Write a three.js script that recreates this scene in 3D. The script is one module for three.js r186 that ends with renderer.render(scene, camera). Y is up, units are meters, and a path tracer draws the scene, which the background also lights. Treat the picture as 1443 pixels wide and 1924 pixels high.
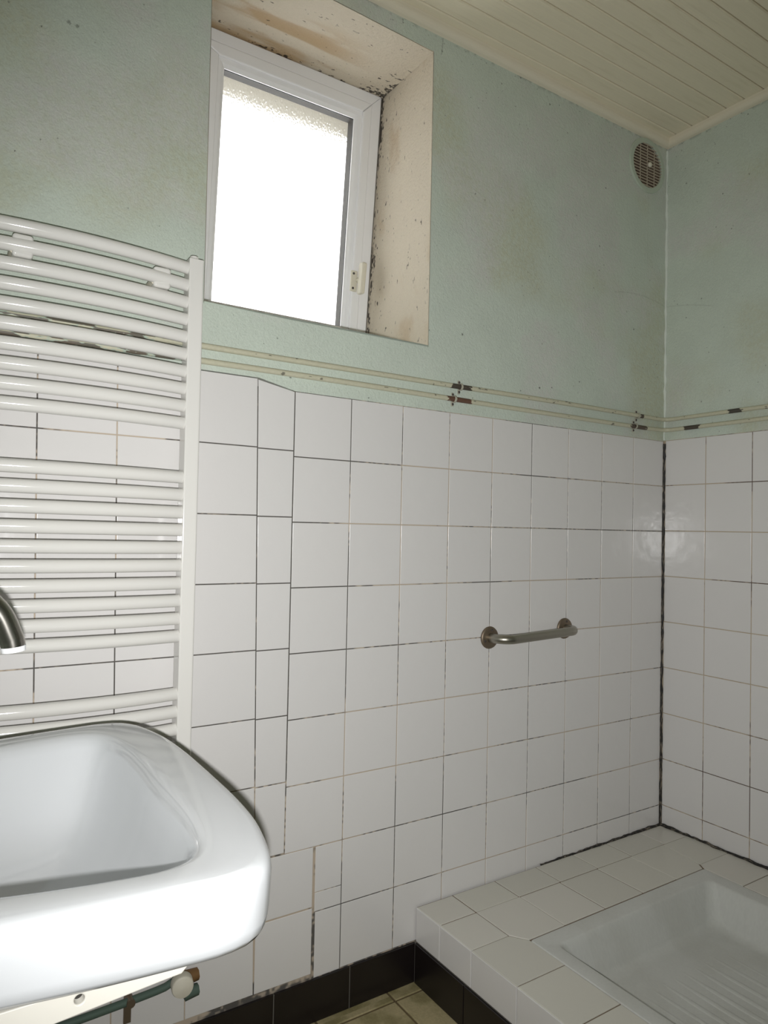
import * as THREE from 'three';
import { RoundedBoxGeometry } from 'three/addons/geometries/RoundedBoxGeometry.js';
import { mergeGeometries } from 'three/addons/utils/BufferGeometryUtils.js';

// ---------------------------------------------------------------- camera, daylight, flash, exposure
const scene = new THREE.Scene();
const YAW = 0.5747, PITCH = 0.0242, ROLL = 0.0206;
const EYE = new THREE.Vector3(-2.0832, 1.1523, 1.4836);
const FWD = new THREE.Vector3(Math.sin(YAW) * Math.cos(PITCH), Math.sin(PITCH), -Math.cos(YAW) * Math.cos(PITCH));
const RGT0 = new THREE.Vector3(Math.cos(YAW), 0, Math.sin(YAW));
const UP0 = new THREE.Vector3().crossVectors(RGT0, FWD);
const UPV = UP0.clone().multiplyScalar(Math.cos(ROLL)).addScaledVector(RGT0, -Math.sin(ROLL));
const camera = new THREE.PerspectiveCamera(2 * Math.atan(962 / 1325.5) * 180 / Math.PI, 1443 / 1924, 0.02, 60);
camera.position.copy(EYE); camera.up.copy(UPV); camera.lookAt(EYE.clone().add(FWD));

// bright overcast daylight behind the window
scene.background = new THREE.Color().setRGB(1.0, 1.0, 1.0);
scene.backgroundIntensity = 4.2;

// the flash of the hand-held camera, a few centimetres under the lens
const flash = new THREE.SpotLight(new THREE.Color().setRGB(1.0, 0.995, 0.985), 6.45, 0, 0.97, 1.0, 2);
flash.name = 'camera_flash';
flash.position.copy(EYE).addScaledVector(UPV, -0.034).addScaledVector(RGT0, 0.005);
flash.target.position.copy(flash.position).add(FWD);
flash.castShadow = true; flash.shadow.radius = 0.35; flash.shadow.mapSize.set(2048, 2048);
flash.shadow.camera.near = 0.05; flash.shadow.camera.far = 6; flash.shadow.bias = -0.0008;
scene.add(flash, flash.target);

const renderer = new THREE.WebGLRenderer({ antialias: true });
renderer.toneMapping = THREE.LinearToneMapping;
renderer.toneMappingExposure = 1.0;
renderer.shadowMap.enabled = true;

// ---------------------------------------------------------------- helpers
function rng(seed) { let s = seed >>> 0; return () => { s = (s + 0x6D2B79F5) | 0; let t = Math.imul(s ^ (s >>> 15), 1 | s); t = (t + Math.imul(t ^ (t >>> 7), 61 | t)) ^ t; return ((t ^ (t >>> 14)) >>> 0) / 4294967296; }; }
function hash2(x, y, s) { let h = Math.imul(x, 374761393) + Math.imul(y, 668265263) + Math.imul(s, 974634777); h = Math.imul(h ^ (h >>> 13), 1274126177); return ((h ^ (h >>> 16)) >>> 0) / 4294967296; }
function vnoise(x, y, s, per = 0) {
  let xi = Math.floor(x), yi = Math.floor(y); const fx = x - xi, fy = y - yi;
  const u = fx * fx * (3 - 2 * fx), v = fy * fy * (3 - 2 * fy);
  const w = (a) => per ? ((a % per) + per) % per : a;
  const a = hash2(w(xi), w(yi), s), b = hash2(w(xi + 1), w(yi), s), c = hash2(w(xi), w(yi + 1), s), d = hash2(w(xi + 1), w(yi + 1), s);
  return a + (b - a) * u + (c - a) * v + (a - b - c + d) * u * v;
}
function fbm(x, y, s, o = 4, per = 0) { let t = 0, a = 0.5, n = 0; for (let i = 0; i < o; i++) { t += a * vnoise(x, y, s + i, per); n += a; x *= 2; y *= 2; if (per) per *= 2; a *= 0.5; } return t / n; }
const sm = (a, b, x) => { const t = Math.min(1, Math.max(0, (x - a) / (b - a))); return t * t * (3 - 2 * t); };
const toS = (c) => Math.max(0, Math.min(255, Math.round(255 * (c <= 0.0031308 ? c * 12.92 : 1.055 * Math.pow(c, 1 / 2.4) - 0.055))));
function dataTex(w, h, fn, srgb = true) {
  const d = new Uint8Array(w * h * 4), o = [0, 0, 0];
  for (let j = 0; j < h; j++) for (let i = 0; i < w; i++) {
    fn((i + 0.5) / w, (j + 0.5) / h, o);
    const k = (j * w + i) * 4;
    for (let q = 0; q < 3; q++) d[k + q] = srgb ? toS(o[q]) : Math.max(0, Math.min(255, Math.round(o[q] * 255)));
    d[k + 3] = 255;
  }
  const t = new THREE.DataTexture(d, w, h, THREE.RGBAFormat);
  if (srgb) t.colorSpace = THREE.SRGBColorSpace;
  t.magFilter = THREE.LinearFilter; t.minFilter = THREE.LinearMipmapLinearFilter; t.generateMipmaps = true;
  t.wrapS = t.wrapT = THREE.RepeatWrapping; t.needsUpdate = true;
  return t;
}
const rep = (t, u, v) => { const c = t.clone(); c.repeat.set(u, v); c.needsUpdate = true; return c; };
const lin = (r, g, b) => new THREE.Color().setRGB(r, g, b);
const std = (o) => new THREE.MeshStandardMaterial(o);

const taken = {};
function numbered(n) { const k = taken[n] = (taken[n] ?? -1) + 1; return k ? `${n}_${String(k).padStart(3, '0')}` : n; }
const origin = new WeakMap();
function setUp(m) { m.castShadow = true; m.receiveShadow = true; return m; }
function info(o, label, category, group, kind) { o.userData = { label, category }; if (group) o.userData.group = group; if (kind) o.userData.kind = kind; return o; }
// a thing: a Group at its base; parts are given in room coordinates
function thing(name, label, category, pos = [0, 0, 0], group, kind) {
  const g = new THREE.Group(); g.name = numbered(name); g.position.set(...pos); scene.add(g);
  origin.set(g, new THREE.Vector3(...pos)); return info(g, label, category, group, kind);
}
function part(parent, name, geo, mat, label) {
  const m = setUp(new THREE.Mesh(geo, mat)); m.name = name;
  const o = origin.get(parent); geo.translate(-o.x, -o.y, -o.z); origin.set(m, o);
  if (label) m.userData.label = label;
  parent.add(m); return m;
}
// a shared geometry set down at a place in room coordinates
function place(parent, name, geo, mat, pos, rot) {
  const m = setUp(new THREE.Mesh(geo, mat)); m.name = name; const o = origin.get(parent);
  m.position.set(pos[0] - o.x, pos[1] - o.y, pos[2] - o.z); if (rot) m.rotation.set(...rot);
  parent.add(m); return m;
}
const box = (x0, x1, y0, y1, z0, z1) => { const g = new THREE.BoxGeometry(x1 - x0, y1 - y0, z1 - z0); g.translate((x0 + x1) / 2, (y0 + y1) / 2, (z0 + z1) / 2); return g; };
const rbox = (x0, x1, y0, y1, z0, z1, r, s = 3) => { const g = new RoundedBoxGeometry(x1 - x0, y1 - y0, z1 - z0, s, r); g.translate((x0 + x1) / 2, (y0 + y1) / 2, (z0 + z1) / 2); return g; };
function cyl(a, b, r0, r1 = r0, seg = 24) {
  const A = new THREE.Vector3(...a), B = new THREE.Vector3(...b), d = B.clone().sub(A), g = new THREE.CylinderGeometry(r1, r0, d.length(), seg);
  g.applyQuaternion(new THREE.Quaternion().setFromUnitVectors(new THREE.Vector3(0, 1, 0), d.clone().normalize()));
  const c = A.add(B).multiplyScalar(0.5); g.translate(c.x, c.y, c.z); return g;
}
const tube = (pts, r, n = 48, s = 12, t = 0.5) => new THREE.TubeGeometry(new THREE.CatmullRomCurve3(pts.map((p) => new THREE.Vector3(...p)), false, 'catmullrom', t), n, r, s);
// uv in metres by the dominant direction of each face
function uvMetres(g) {
  if (g.index) g = g.toNonIndexed();
  const p = g.attributes.position, n = g.attributes.normal, u = new Float32Array(p.count * 2);
  for (let i = 0; i < p.count; i++) {
    const ax = Math.abs(n.getX(i)), ay = Math.abs(n.getY(i)), az = Math.abs(n.getZ(i)), x = p.getX(i), y = p.getY(i), z = p.getZ(i);
    if (az >= ax && az >= ay) { u[2 * i] = x; u[2 * i + 1] = y; } else if (ax >= ay) { u[2 * i] = z; u[2 * i + 1] = y; } else { u[2 * i] = x; u[2 * i + 1] = z; }
  }
  g.setAttribute('uv', new THREE.BufferAttribute(u, 2)); return g;
}
// a glazed tile from a convex outline (anticlockwise, in x and y), face at z = 0, edges rounded over
function tileGeo(pts, t = 0.007, b = 0.0016) {
  const n = pts.length, P = [], N = [];
  const E = pts.map((p, i) => { const q = pts[(i + 1) % n], dx = q[0] - p[0], dy = q[1] - p[1], l = Math.hypot(dx, dy); return [dy / l, -dx / l]; });
  const inset = (d) => pts.map((p, i) => {
    const a = E[(i + n - 1) % n], c = E[i], k = 1 + a[0] * c[0] + a[1] * c[1];
    return [p[0] - d * (a[0] + c[0]) / k, p[1] - d * (a[1] + c[1]) / k];
  });
  const rings = [[inset(0), -t], [inset(0), -b], [inset(b * 0.3), -b * 0.3], [inset(b), 0]];
  const S = Math.SQRT1_2, nz = [[1, 0], [1, 0], [S, S], [0, 1]];
  for (let i = 0; i < n; i++) {
    const j = (i + 1) % n, e = E[i];
    for (let r = 0; r < 3; r++) {
      const [A, za] = rings[r], [B, zb] = rings[r + 1], nA = [e[0] * nz[r][0], e[1] * nz[r][0], nz[r][1]], nB = [e[0] * nz[r + 1][0], e[1] * nz[r + 1][0], nz[r + 1][1]];
      const v = [[A[i], za, nA], [A[j], za, nA], [B[j], zb, nB], [A[i], za, nA], [B[j], zb, nB], [B[i], zb, nB]];
      for (const [p, z, m] of v) { P.push(p[0], p[1], z); N.push(...m); }
    }
  }
  const F = rings[3][0];
  for (let i = 1; i < n - 1; i++) for (const p of [F[0], F[i], F[i + 1]]) { P.push(p[0], p[1], 0); N.push(0, 0, 1); }
  const g = new THREE.BufferGeometry();
  g.setAttribute('position', new THREE.Float32BufferAttribute(P, 3)); g.setAttribute('normal', new THREE.Float32BufferAttribute(N, 3));
  const u = []; for (let i = 0; i < P.length; i += 3) u.push(P[i], P[i + 1]);
  g.setAttribute('uv', new THREE.Float32BufferAttribute(u, 2)); return g;
}
const rectCache = {};
function rectTile(w, h, t, b) { const k = [w, h, t, b].map((v) => Math.round((v ?? 0) * 1e4)).join(); return rectCache[k] ??= tileGeo([[-w / 2, -h / 2], [w / 2, -h / 2], [w / 2, h / 2], [-w / 2, h / 2]], t, b); }

// ---------------------------------------------------------------- textures and materials
const X0 = -2.30, Z1 = 2.35, CEIL = 2.49, P = 0.152;     // left wall, wall behind the camera, ceiling, tile pitch
// roughcast relief, repeats every 0.4 m
const roughcast = dataTex(512, 512, (u, v, o) => {
  const a = fbm(u * 48, v * 48, 11, 3, 48), b = vnoise(u * 110, v * 110, 19, 110);
  o[0] = o[1] = o[2] = 0.62 * a + 0.38 * b;
}, false);
// painted plaster with mildew film, specks and scuffs; one sheet per wall, in metres
function plasterSheet(width, y0, y1, seed, marks) {
  const H = y1 - y0, W = 2048, Hh = 1024, R = rng(seed), spots = [];
  for (let i = 0; i < 420; i++) { const top = R() < 0.45; spots.push([R() * width, top ? y1 - 0.03 - Math.pow(R(), 2.5) * 0.16 : y0 + R() * H, 0.0008 + 0.0022 * R() * R(), 0.35 + 0.5 * R()]); }
  for (const m of marks) spots.push(m);
  const dark = new Float32Array(W * Hh);
  for (const [x, y, r, k] of spots) {
    const ci = x / width * W, cj = (y - y0) / H * Hh, rx = r / width * W, ry = r / H * Hh;
    for (let j = Math.floor(cj - ry * 1.6); j <= cj + ry * 1.6; j++) for (let i = Math.floor(ci - rx * 1.6); i <= ci + rx * 1.6; i++) {
      if (i < 0 || j < 0 || i >= W || j >= Hh) continue;
      const d = Math.hypot((i - ci) / rx, (j - cj) / ry) + 0.9 * (hash2(i, j, seed) - 0.5);
      if (d < 1) dark[j * W + i] = Math.max(dark[j * W + i], k);
    }
  }
  return dataTex(W, Hh, (u, v, o) => {
    const x = u * width, y = y0 + v * H;
    const grain = 0.93 + 0.14 * hash2(Math.floor(u * W), Math.floor(v * Hh), seed + 3);
    const big = fbm(x * 3.1, y * 3.1, seed + 5, 4), film = sm(0.46, 0.68, big) * (0.35 + 0.65 * vnoise(x * 160, y * 160, seed + 7));
    const worn = sm(0.48, 0.68, fbm(x * 4.7 + 9, y * 4.7, seed + 9, 4)) * (0.3 + 0.7 * vnoise(x * 120, y * 120, seed + 2));
    const q = grain * (0.96 + 0.08 * fbm(x * 14, y * 14, seed + 4, 3));
    let r = 0.575 * q, g = 0.640 * q, b = 0.562 * q;
    r += (0.53 * q - r) * film; g += (0.555 * q - g) * film; b += (0.43 * q - b) * film;
    r += (0.60 * q - r) * worn * 0.8; g += (0.605 * q - g) * worn * 0.8; b += (0.57 * q - b) * worn * 0.8;
    // black mildew in grains under the ceiling trim
    const edge = sm(y1 - 0.045, y1 - 0.02, y) * sm(0.50, 0.66, vnoise(x * 90, y * 130, seed + 21) * 0.6 + 0.4 * fbm(x * 9, 3, seed + 22, 3));
    const d = Math.max(dark[Math.floor(v * Hh) * W + Math.floor(u * W)], edge * 0.75);
    o[0] = r * (1 - d) + 0.06 * d; o[1] = g * (1 - d) + 0.06 * d; o[2] = b * (1 - d) + 0.05 * d;
  });
}
const strokes = (list, seed) => { const R = rng(seed), out = []; for (const [x0, y0, x1, y1, sag, k, r] of list) for (let i = 0; i <= 160; i++) { const t = i / 160; if (R() < 0.18) continue; out.push([x0 + (x1 - x0) * t, y0 + (y1 - y0) * t - sag * 4 * t * (1 - t), r, k * (0.6 + 0.4 * R())]); } return out; };
const Y0P = 1.44, Y1P = 2.5;
const backSheet = plasterSheet(-X0, Y0P, Y1P, 41, [
  ...strokes([[-X0 - 0.26, 1.925, -X0 - 0.005, 1.925, -0.014, 0.17, 0.0018], [-X0 - 0.10, 2.335, -X0 - 0.1, 2.05, 0.004, 0.12, 0.0012], [-X0 - 0.97, 2.42, -X0 - 0.965, 2.475, 0.002, 0.45, 0.0012]], 5),
  [0.42, 2.13, 0.004, 0.5], [0.435, 2.128, 0.003, 0.55], [0.13, 2.19, 0.005, 0.4],
]);
const rightSheet = plasterSheet(Z1, Y0P, Y1P, 77, strokes([[0.0, 1.925, 0.17, 1.885, -0.005, 0.16, 0.0017]], 8));
function sheetMat(sheet, width, off) {
  const map = rep(sheet, 1 / width, 1 / (Y1P - Y0P)); map.offset.set(off / width, -Y0P / (Y1P - Y0P));
  return std({ map, bumpMap: rep(roughcast, 3.2, 3.2), bumpScale: 0.0013, roughness: 0.82 });
}
const M = {};
M.backPlaster = sheetMat(backSheet, -X0, -X0);
M.rightPlaster = sheetMat(rightSheet, Z1, 0);
M.plaster = std({ color: lin(0.56, 0.64, 0.56), bumpMap: rep(roughcast, 3.2, 3.2), bumpScale: 0.0013, roughness: 0.82 });
M.caulk = std({ color: lin(0.72, 0.77, 0.71), roughness: 0.5 });
M.outside = std({ color: lin(0.27, 0.25, 0.205), roughness: 0.95 });
// joints: old beige grout with black mildew in stretches
const groutTex = dataTex(1024, 1024, (u, v, o) => {
  const x = u * 3, y = v * 3, a = fbm(x * 5, y * 5, 301, 4, 0), f = vnoise(x * 150, y * 150, 307);
  const k = sm(0.46, 0.62, a + 0.30 * (f - 0.5) + (x < 1.8 ? 0.05 : -0.06));
  o[0] = 0.50 * (1 - k) + 0.10 * k; o[1] = 0.42 * (1 - k) + 0.093 * k; o[2] = 0.33 * (1 - k) + 0.085 * k;
});
M.grout = std({ map: rep(groutTex, 1 / 3, 1 / 3), roughness: 0.95 });
const paleGroutTex = dataTex(512, 512, (u, v, o) => {
  const x = u * 2, y = v * 2, k = sm(0.52, 0.7, fbm(x * 6, y * 6, 331, 4) + 0.25 * (vnoise(x * 140, y * 140, 337) - 0.5));
  o[0] = 0.50 * (1 - k) + 0.12 * k; o[1] = 0.41 * (1 - k) + 0.08 * k; o[2] = 0.30 * (1 - k) + 0.06 * k;
});
M.paleGrout = std({ map: rep(paleGroutTex, 0.5, 0.5), roughness: 0.95 });
const tileTints = [[0.742, 0.727, 0.715], [0.747, 0.731, 0.718], [0.738, 0.723, 0.711], [0.744, 0.729, 0.717]];
const glazeWave = dataTex(256, 256, (u, v, o) => { o[0] = o[1] = o[2] = fbm(u * 6, v * 6, 401, 3, 6); }, false);
M.tile = tileTints.map((c) => new THREE.MeshPhysicalMaterial({ color: lin(...c), roughness: 0.16, bumpMap: rep(glazeWave, 7, 7), bumpScale: 0.0004 }));
M.stepTile = [[0.66, 0.645, 0.575], [0.68, 0.66, 0.60], [0.64, 0.625, 0.56]].map((c) => new THREE.MeshPhysicalMaterial({ color: lin(...c), roughness: 0.34, bumpMap: rep(glazeWave, 7, 7), bumpScale: 0.0004 }));
M.black = std({ color: lin(0.012, 0.009, 0.009), roughness: 0.28 });
M.blackJoint = std({ color: lin(0.16, 0.15, 0.13), roughness: 0.9 });
const mouldTex = dataTex(256, 512, (u, v, o) => {
  const k = sm(0.25, 0.5, 0.6 * fbm(u * 6, v * 60, 431, 3) + 0.4 * vnoise(u * 20, v * 160, 437));
  o[0] = 0.20 * (1 - k) + 0.016 * k; o[1] = 0.17 * (1 - k) + 0.015 * k; o[2] = 0.13 * (1 - k) + 0.014 * k;
});
M.mouldBead = std({ map: mouldTex, roughness: 0.55 });
M.upvc = std({ color: lin(0.87, 0.87, 0.88), roughness: 0.32 });
M.spacer = std({ color: lin(0.05, 0.048, 0.045), roughness: 0.6 });
M.gasket = std({ color: lin(0.35, 0.34, 0.33), roughness: 0.7 });
M.clearPane = new THREE.MeshPhysicalMaterial({ color: lin(1, 1, 1), transmission: 1, thickness: 0, roughness: 0.02, ior: 1.45 });
const hammered = dataTex(512, 512, (u, v, o) => { o[0] = o[1] = o[2] = vnoise(u * 160, v * 160, 451, 160); }, false);
M.frosted = new THREE.MeshPhysicalMaterial({ color: lin(0.97, 0.98, 0.97), transmission: 1, thickness: 0.004, roughness: 0.3, ior: 1.3, bumpMap: hammered, bumpScale: 0.0012 });
M.radiator = std({ color: lin(0.78, 0.765, 0.73), roughness: 0.11 });
M.ceramic = new THREE.MeshPhysicalMaterial({ color: lin(0.55, 0.565, 0.58), roughness: 0.12, clearcoat: 0.4, clearcoatRoughness: 0.06 });
const trayTex = dataTex(512, 512, (u, v, o) => {
  const k = sm(0.45, 0.75, fbm(u * 7, v * 7, 461, 5)) * 0.3, g = 0.975 + 0.05 * vnoise(u * 200, v * 200, 467);
  o[0] = g * (0.62 - 0.12 * k); o[1] = g * (0.63 - 0.13 * k); o[2] = g * (0.60 - 0.15 * k);
});
M.tray = std({ map: rep(trayTex, 1.4, 1.4), roughness: 0.42 });
const brushed = dataTex(256, 64, (u, v, o) => { const a = 0.55 + 0.3 * vnoise(u * 6, v * 64, 471, 0) + 0.15 * fbm(u * 12, v * 12, 477, 3); o[0] = o[1] = o[2] = a; }, false);
M.chrome = std({ color: lin(0.42, 0.40, 0.37), metalness: 1, roughness: 0.2 });
M.agedSteel = std({ color: lin(0.40, 0.38, 0.33), metalness: 1, roughness: 0.5, roughnessMap: brushed });
M.rustySteel = std({ color: lin(0.24, 0.19, 0.14), metalness: 0.8, roughness: 0.5 });
M.limescale = std({ color: lin(0.72, 0.73, 0.74), roughness: 0.8 });
M.screw = std({ color: lin(0.06, 0.05, 0.045), roughness: 0.6 });
M.whitePlastic = std({ color: lin(0.70, 0.66, 0.55), roughness: 0.5 });
M.bracket = std({ color: lin(0.62, 0.60, 0.54), roughness: 0.45 });
M.hole = std({ color: lin(0.02, 0.018, 0.015), roughness: 0.9 });
M.brass = std({ color: lin(0.22, 0.12, 0.045), roughness: 0.65, metalness: 0.3 });
M.verdigris = std({ color: lin(0.10, 0.15, 0.12), roughness: 0.7, metalness: 0.2 });
M.ventPaint = std({ color: lin(0.50, 0.565, 0.47), roughness: 0.75 });
M.ventSlat = std({ color: lin(0.52, 0.45, 0.35), roughness: 0.7 });
M.ventDuct = std({ map: dataTex(256, 256, (u, v, o) => { const k = 0.8 + 0.4 * vnoise(u * 60, v * 60, 811); o[0] = 0.17 * k; o[1] = 0.12 * k; o[2] = 0.08 * k; }), roughness: 0.95, side: THREE.DoubleSide });
const plankTex = [0, 1, 2].map((s) => dataTex(512, 64, (u, v, o) => {
  const g = 0.965 + 0.07 * fbm(u * 10, v * 16, 501 + s * 7, 3), dirt = sm(0.62, 0.8, fbm(u * 22, v * 5, 520 + s, 4)) * 0.2;
  o[0] = g * (0.85 - 0.2 * dirt); o[1] = g * (0.775 - 0.2 * dirt); o[2] = g * (0.60 - 0.2 * dirt);
}));
M.plank = plankTex.map((t) => std({ map: t, roughness: 0.5 }));
M.trim = std({ color: lin(0.80, 0.735, 0.59), roughness: 0.45 });
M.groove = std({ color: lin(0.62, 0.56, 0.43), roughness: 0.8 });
const floorTex = dataTex(512, 512, (u, v, o) => {
  const a = fbm(u * 9, v * 9, 601, 5), g = 0.9 + 0.2 * vnoise(u * 180, v * 180, 607), k = sm(0.45, 0.7, a);
  o[0] = g * (0.46 - 0.17 * k); o[1] = g * (0.39 - 0.14 * k); o[2] = g * (0.22 - 0.10 * k);
});
M.stepGrout = std({ color: lin(0.20, 0.145, 0.10), roughness: 0.95 });
M.floorTile = [0, 0.3, 0.6].map((s) => { const t = rep(floorTex, 1.6, 1.6); t.offset.set(s, s * 0.7); return std({ map: t, roughness: 0.55 }); });
M.floorBed = std({ color: lin(0.15, 0.11, 0.055), roughness: 0.95 });
// cream reveals with stains and black mildew where the plaster meets the frame (v = 1 at the frame, u = 1 at the corner)
function revealTex(seed, corner, band) {
  return dataTex(512, 512, (u0, v, o) => {
    const u = band ? 1 - u0 : u0;
    const g = 0.95 + 0.1 * hash2(Math.floor(u * 512), Math.floor(v * 512), seed), a = fbm(u * 5, v * 3, seed + 1, 5);
    const st = band ? sm(0.42, 0.66, fbm(u * 3, v * 7, seed + 2, 4)) * sm(0.2, 0.6, v) * (1 - sm(0.55, 0.9, u)) : sm(0.55, 0.75, a) * 0.5;
    let r = 0.66 * g, q = 0.59 * g, b = 0.475 * g;
    r += (0.50 * g - r) * st; q += (0.365 * g - q) * st; b += (0.22 * g - b) * st;
    const sp = vnoise(u * 110, v * 80, seed + 3) * 0.55 + 0.45 * vnoise(u * 40, v * 30, seed + 4);
    const near = Math.max(corner ? 0.9 * sm(0.28, 0.0, Math.hypot((1 - u) * 1.15, (1 - v) * 0.75)) : 0, corner ? 0.75 * sm(0.09, 0.0, 1 - u) * sm(0.3, 0.75, v) : 0, (band ? 0.5 : 0.85) * sm(0.12, 0.0, 1 - v) * (0.5 + 0.8 * vnoise(u * 7, 1, seed + 6)), 0.22 * sm(0.5, 0.0, 1 - v) * (band ? 0.5 : 1));
    const d = Math.min(0.9, sm(0.80, 0.97, sp + near * 0.52) * 0.95);
    o[0] = r * (1 - d) + 0.035 * d; o[1] = q * (1 - d) + 0.026 * d; o[2] = b * (1 - d) + 0.02 * d;
  });
}
M.soffit = std({ map: revealTex(701, true, true), bumpMap: rep(roughcast, 1.4, 0.7), bumpScale: 0.0018, roughness: 0.85 });
M.jamb = std({ map: revealTex(731, false, false), bumpMap: rep(roughcast, 1.8, 0.7), bumpScale: 0.0018, roughness: 0.85 });

// ---------------------------------------------------------------- room shell
const WX0 = -1.597, WX1 = -0.994, WY0 = 1.632, WY1 = 2.440, WZ = -0.44;   // window opening through the wall
const TOP = 0.1 + 9 * P;                                                   // upper edge of the tiling
const VX = -0.1105, VY = 2.3775, VR = 0.0745;                               // round vent opening
function plasterRight() {                                                   // plaster between window and corner, pierced for the vent
  const s = new THREE.Shape([[WX1, TOP], [0.2, TOP], [0.2, CEIL + 0.1], [WX1, CEIL + 0.1]].map((p) => new THREE.Vector2(...p)));
  const h = new THREE.Path(); h.absarc(VX, VY, VR + 0.001, 0, Math.PI * 2, true); s.holes.push(h);
  const g = new THREE.ExtrudeGeometry(s, { depth: 0.2, bevelEnabled: false, curveSegments: 32 }); g.translate(0, 0, -0.2);
  g.setIndex([...Array(g.attributes.position.count).keys()]); return g;
}
function prismAbove() {                                                     // plaster over the window, its lower edge a little out of level
  const s = new THREE.Shape([[WX0, 2.4365], [WX1, 2.4185], [WX1, CEIL + 0.1], [WX0, CEIL + 0.1]].map((p) => new THREE.Vector2(...p)));
  const g = new THREE.ExtrudeGeometry(s, { depth: 0.2, bevelEnabled: false }); g.translate(0, 0, -0.2);
  const n = g.attributes.position.count; g.setIndex([...Array(n).keys()]); return g;
}
const wallBack = thing('wall_back', 'green roughcast wall with the window above white tiles', 'wall', [0, 0, 0], null, 'structure');
part(wallBack, 'plaster', uvMetres(mergeGeometries([
  box(X0, WX0, 1.50, CEIL + 0.1, -0.2, 0), plasterRight(),
  box(WX0, -1.3765, 1.50, WY0, -0.2, 0), box(-1.3765, WX1, TOP, WY0, -0.2, 0), prismAbove()])), M.backPlaster);
part(wallBack, 'masonry', uvMetres(mergeGeometries([
  box(X0 - 0.2, WX0, -0.2, CEIL + 0.1, WZ, -0.2), box(WX1, 0.2, -0.2, CEIL + 0.1, WZ, -0.2), box(X0 - 0.2, X0, -0.2, CEIL + 0.1, -0.2, 0),
  box(WX0, WX1, -0.2, WY0, WZ, -0.2), box(WX0, WX1, WY1, CEIL + 0.1, WZ, -0.2), box(X0, -1.3765, -0.2, 1.50, -0.2, -0.012), box(-1.3765, 0.2, -0.2, TOP, -0.2, -0.012)])), M.outside);
part(wallBack, 'grout_bed', uvMetres(box(X0, 0, 0, TOP, -0.012, -0.0013)), M.grout);
{ // plaster lip over the lower end of the tiling, stepped where the patch of other tiles begins
  const s = new THREE.Shape([[X0, 1.4875], [-1.4645, 1.4875], [-1.3765, 1.4685], [-1.3765, 1.50], [X0, 1.50]].map((p) => new THREE.Vector2(...p)));
  const g = new THREE.ExtrudeGeometry(s, { depth: 0.012, bevelEnabled: false }); g.translate(0, 0, -0.012);
  part(wallBack, 'plaster_lip', uvMetres(g), M.backPlaster);
}
const R1 = rng(9);
function wallTile(parent, poly, mats, pos, rot, jitter = 0.0006) {
  const m = place(parent, 'tile', poly, mats[Math.floor(R1() * mats.length)], pos, rot);
  m.rotateX((R1() - 0.5) * 0.003); m.rotateY((R1() - 0.5) * 0.003); m.translateZ((R1() - 0.5) * jitter); return m;
}
const G = 0.0010;                                                          // half a joint
for (let c = 0; c < 9; c++) for (let r = 0; r < 9; r++) {
  if (c === 8 && r >= 7) continue;
  const xr = c ? -c * P - 0.0058 : -0.0045, xl = -(c + 1) * P - 0.0058, yt = 0.1 + (9 - r) * P, yb = yt - P;
  wallTile(wallBack, rectTile(xr - xl - 2 * G, yt - yb - 2 * G), M.tile, [(xl + xr) / 2, (yt + yb) / 2, 0]);
}
{ // the older patch by the radiator: rows a little higher, joints out of plumb
  const rows = [1.4865, 1.3311, 1.1775, 1.0254, 0.8752, 0.7219, 0.5700, 0.4180, 0.2637, 0.110], cols = [-1.4625, -1.6165, -1.765, -1.911, -2.061, -2.211, X0 + 0.004];
  const lean = (y) => (1.25 - y) * 0.018;
  const quad = (xl, xr, yb, yt, tilt = true) => {
    const s = tilt ? lean : () => 0, a = [[xl + s(yb) + G, yb + G], [xr + s(yb) - G, yb + G], [xr + s(yt) - G, yt - G], [xl + s(yt) + G, yt - G]];
    const cx = (xl + xr) / 2, cy = (yb + yt) / 2;
    wallTile(wallBack, tileGeo(a.map(([x, y]) => [x - cx, y - cy])), M.tile, [cx, cy, 0]);
  };
  for (let r = 0; r < 9; r++) for (let c = 0; c < cols.length - 1; c++) quad(cols[c + 1], cols[c], rows[r + 1], rows[r]);
  for (let r = 0; r < 7; r++) {
    const yb = r === 6 ? 0.4065 : rows[r + 1] - 0.002, yt = rows[r] - 0.002, xr = -1.3742, xl = -1.4630, cx = (xl + xr) / 2, cy = (yb + yt) / 2;
    const a = [[xl + lean(yb) + G * 1.6, yb + G], [xr - G, yb + G], [xr - G, (r ? yt : 1.4675) - G], [xl + lean(yt) + G * 1.6, yt - G]];
    wallTile(wallBack, tileGeo(a.map(([x, y]) => [x - cx, y - cy])), M.tile, [cx, cy, 0]);
  }
  quad(-1.4445, -1.2990, 0.2642, 0.4045, false); quad(-1.4415, -1.2985, 0.110, 0.2630, false);
  quad(-1.2945, -1.2218, 0.2965, 0.4040, false); quad(-1.2945, -1.2218, 0.2520, 0.2972, false); quad(-1.2925, -1.2218, 0.0985, 0.2520, false);
}
const wallRight = thing('wall_right', 'green roughcast wall with white tiles beside the shower', 'wall', [0, 0, 0], null, 'structure');
part(wallRight, 'plaster', uvMetres(box(0, 0.2, TOP + 0.002, CEIL + 0.1, 0, Z1)), M.rightPlaster);
part(wallRight, 'masonry', box(0.012, 0.2, -0.2, TOP + 0.002, -0.012, Z1), M.outside);
part(wallRight, 'grout_bed', uvMetres(box(0.0013, 0.012, 0, TOP + 0.002, -0.0013, Z1)), M.paleGrout);
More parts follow.
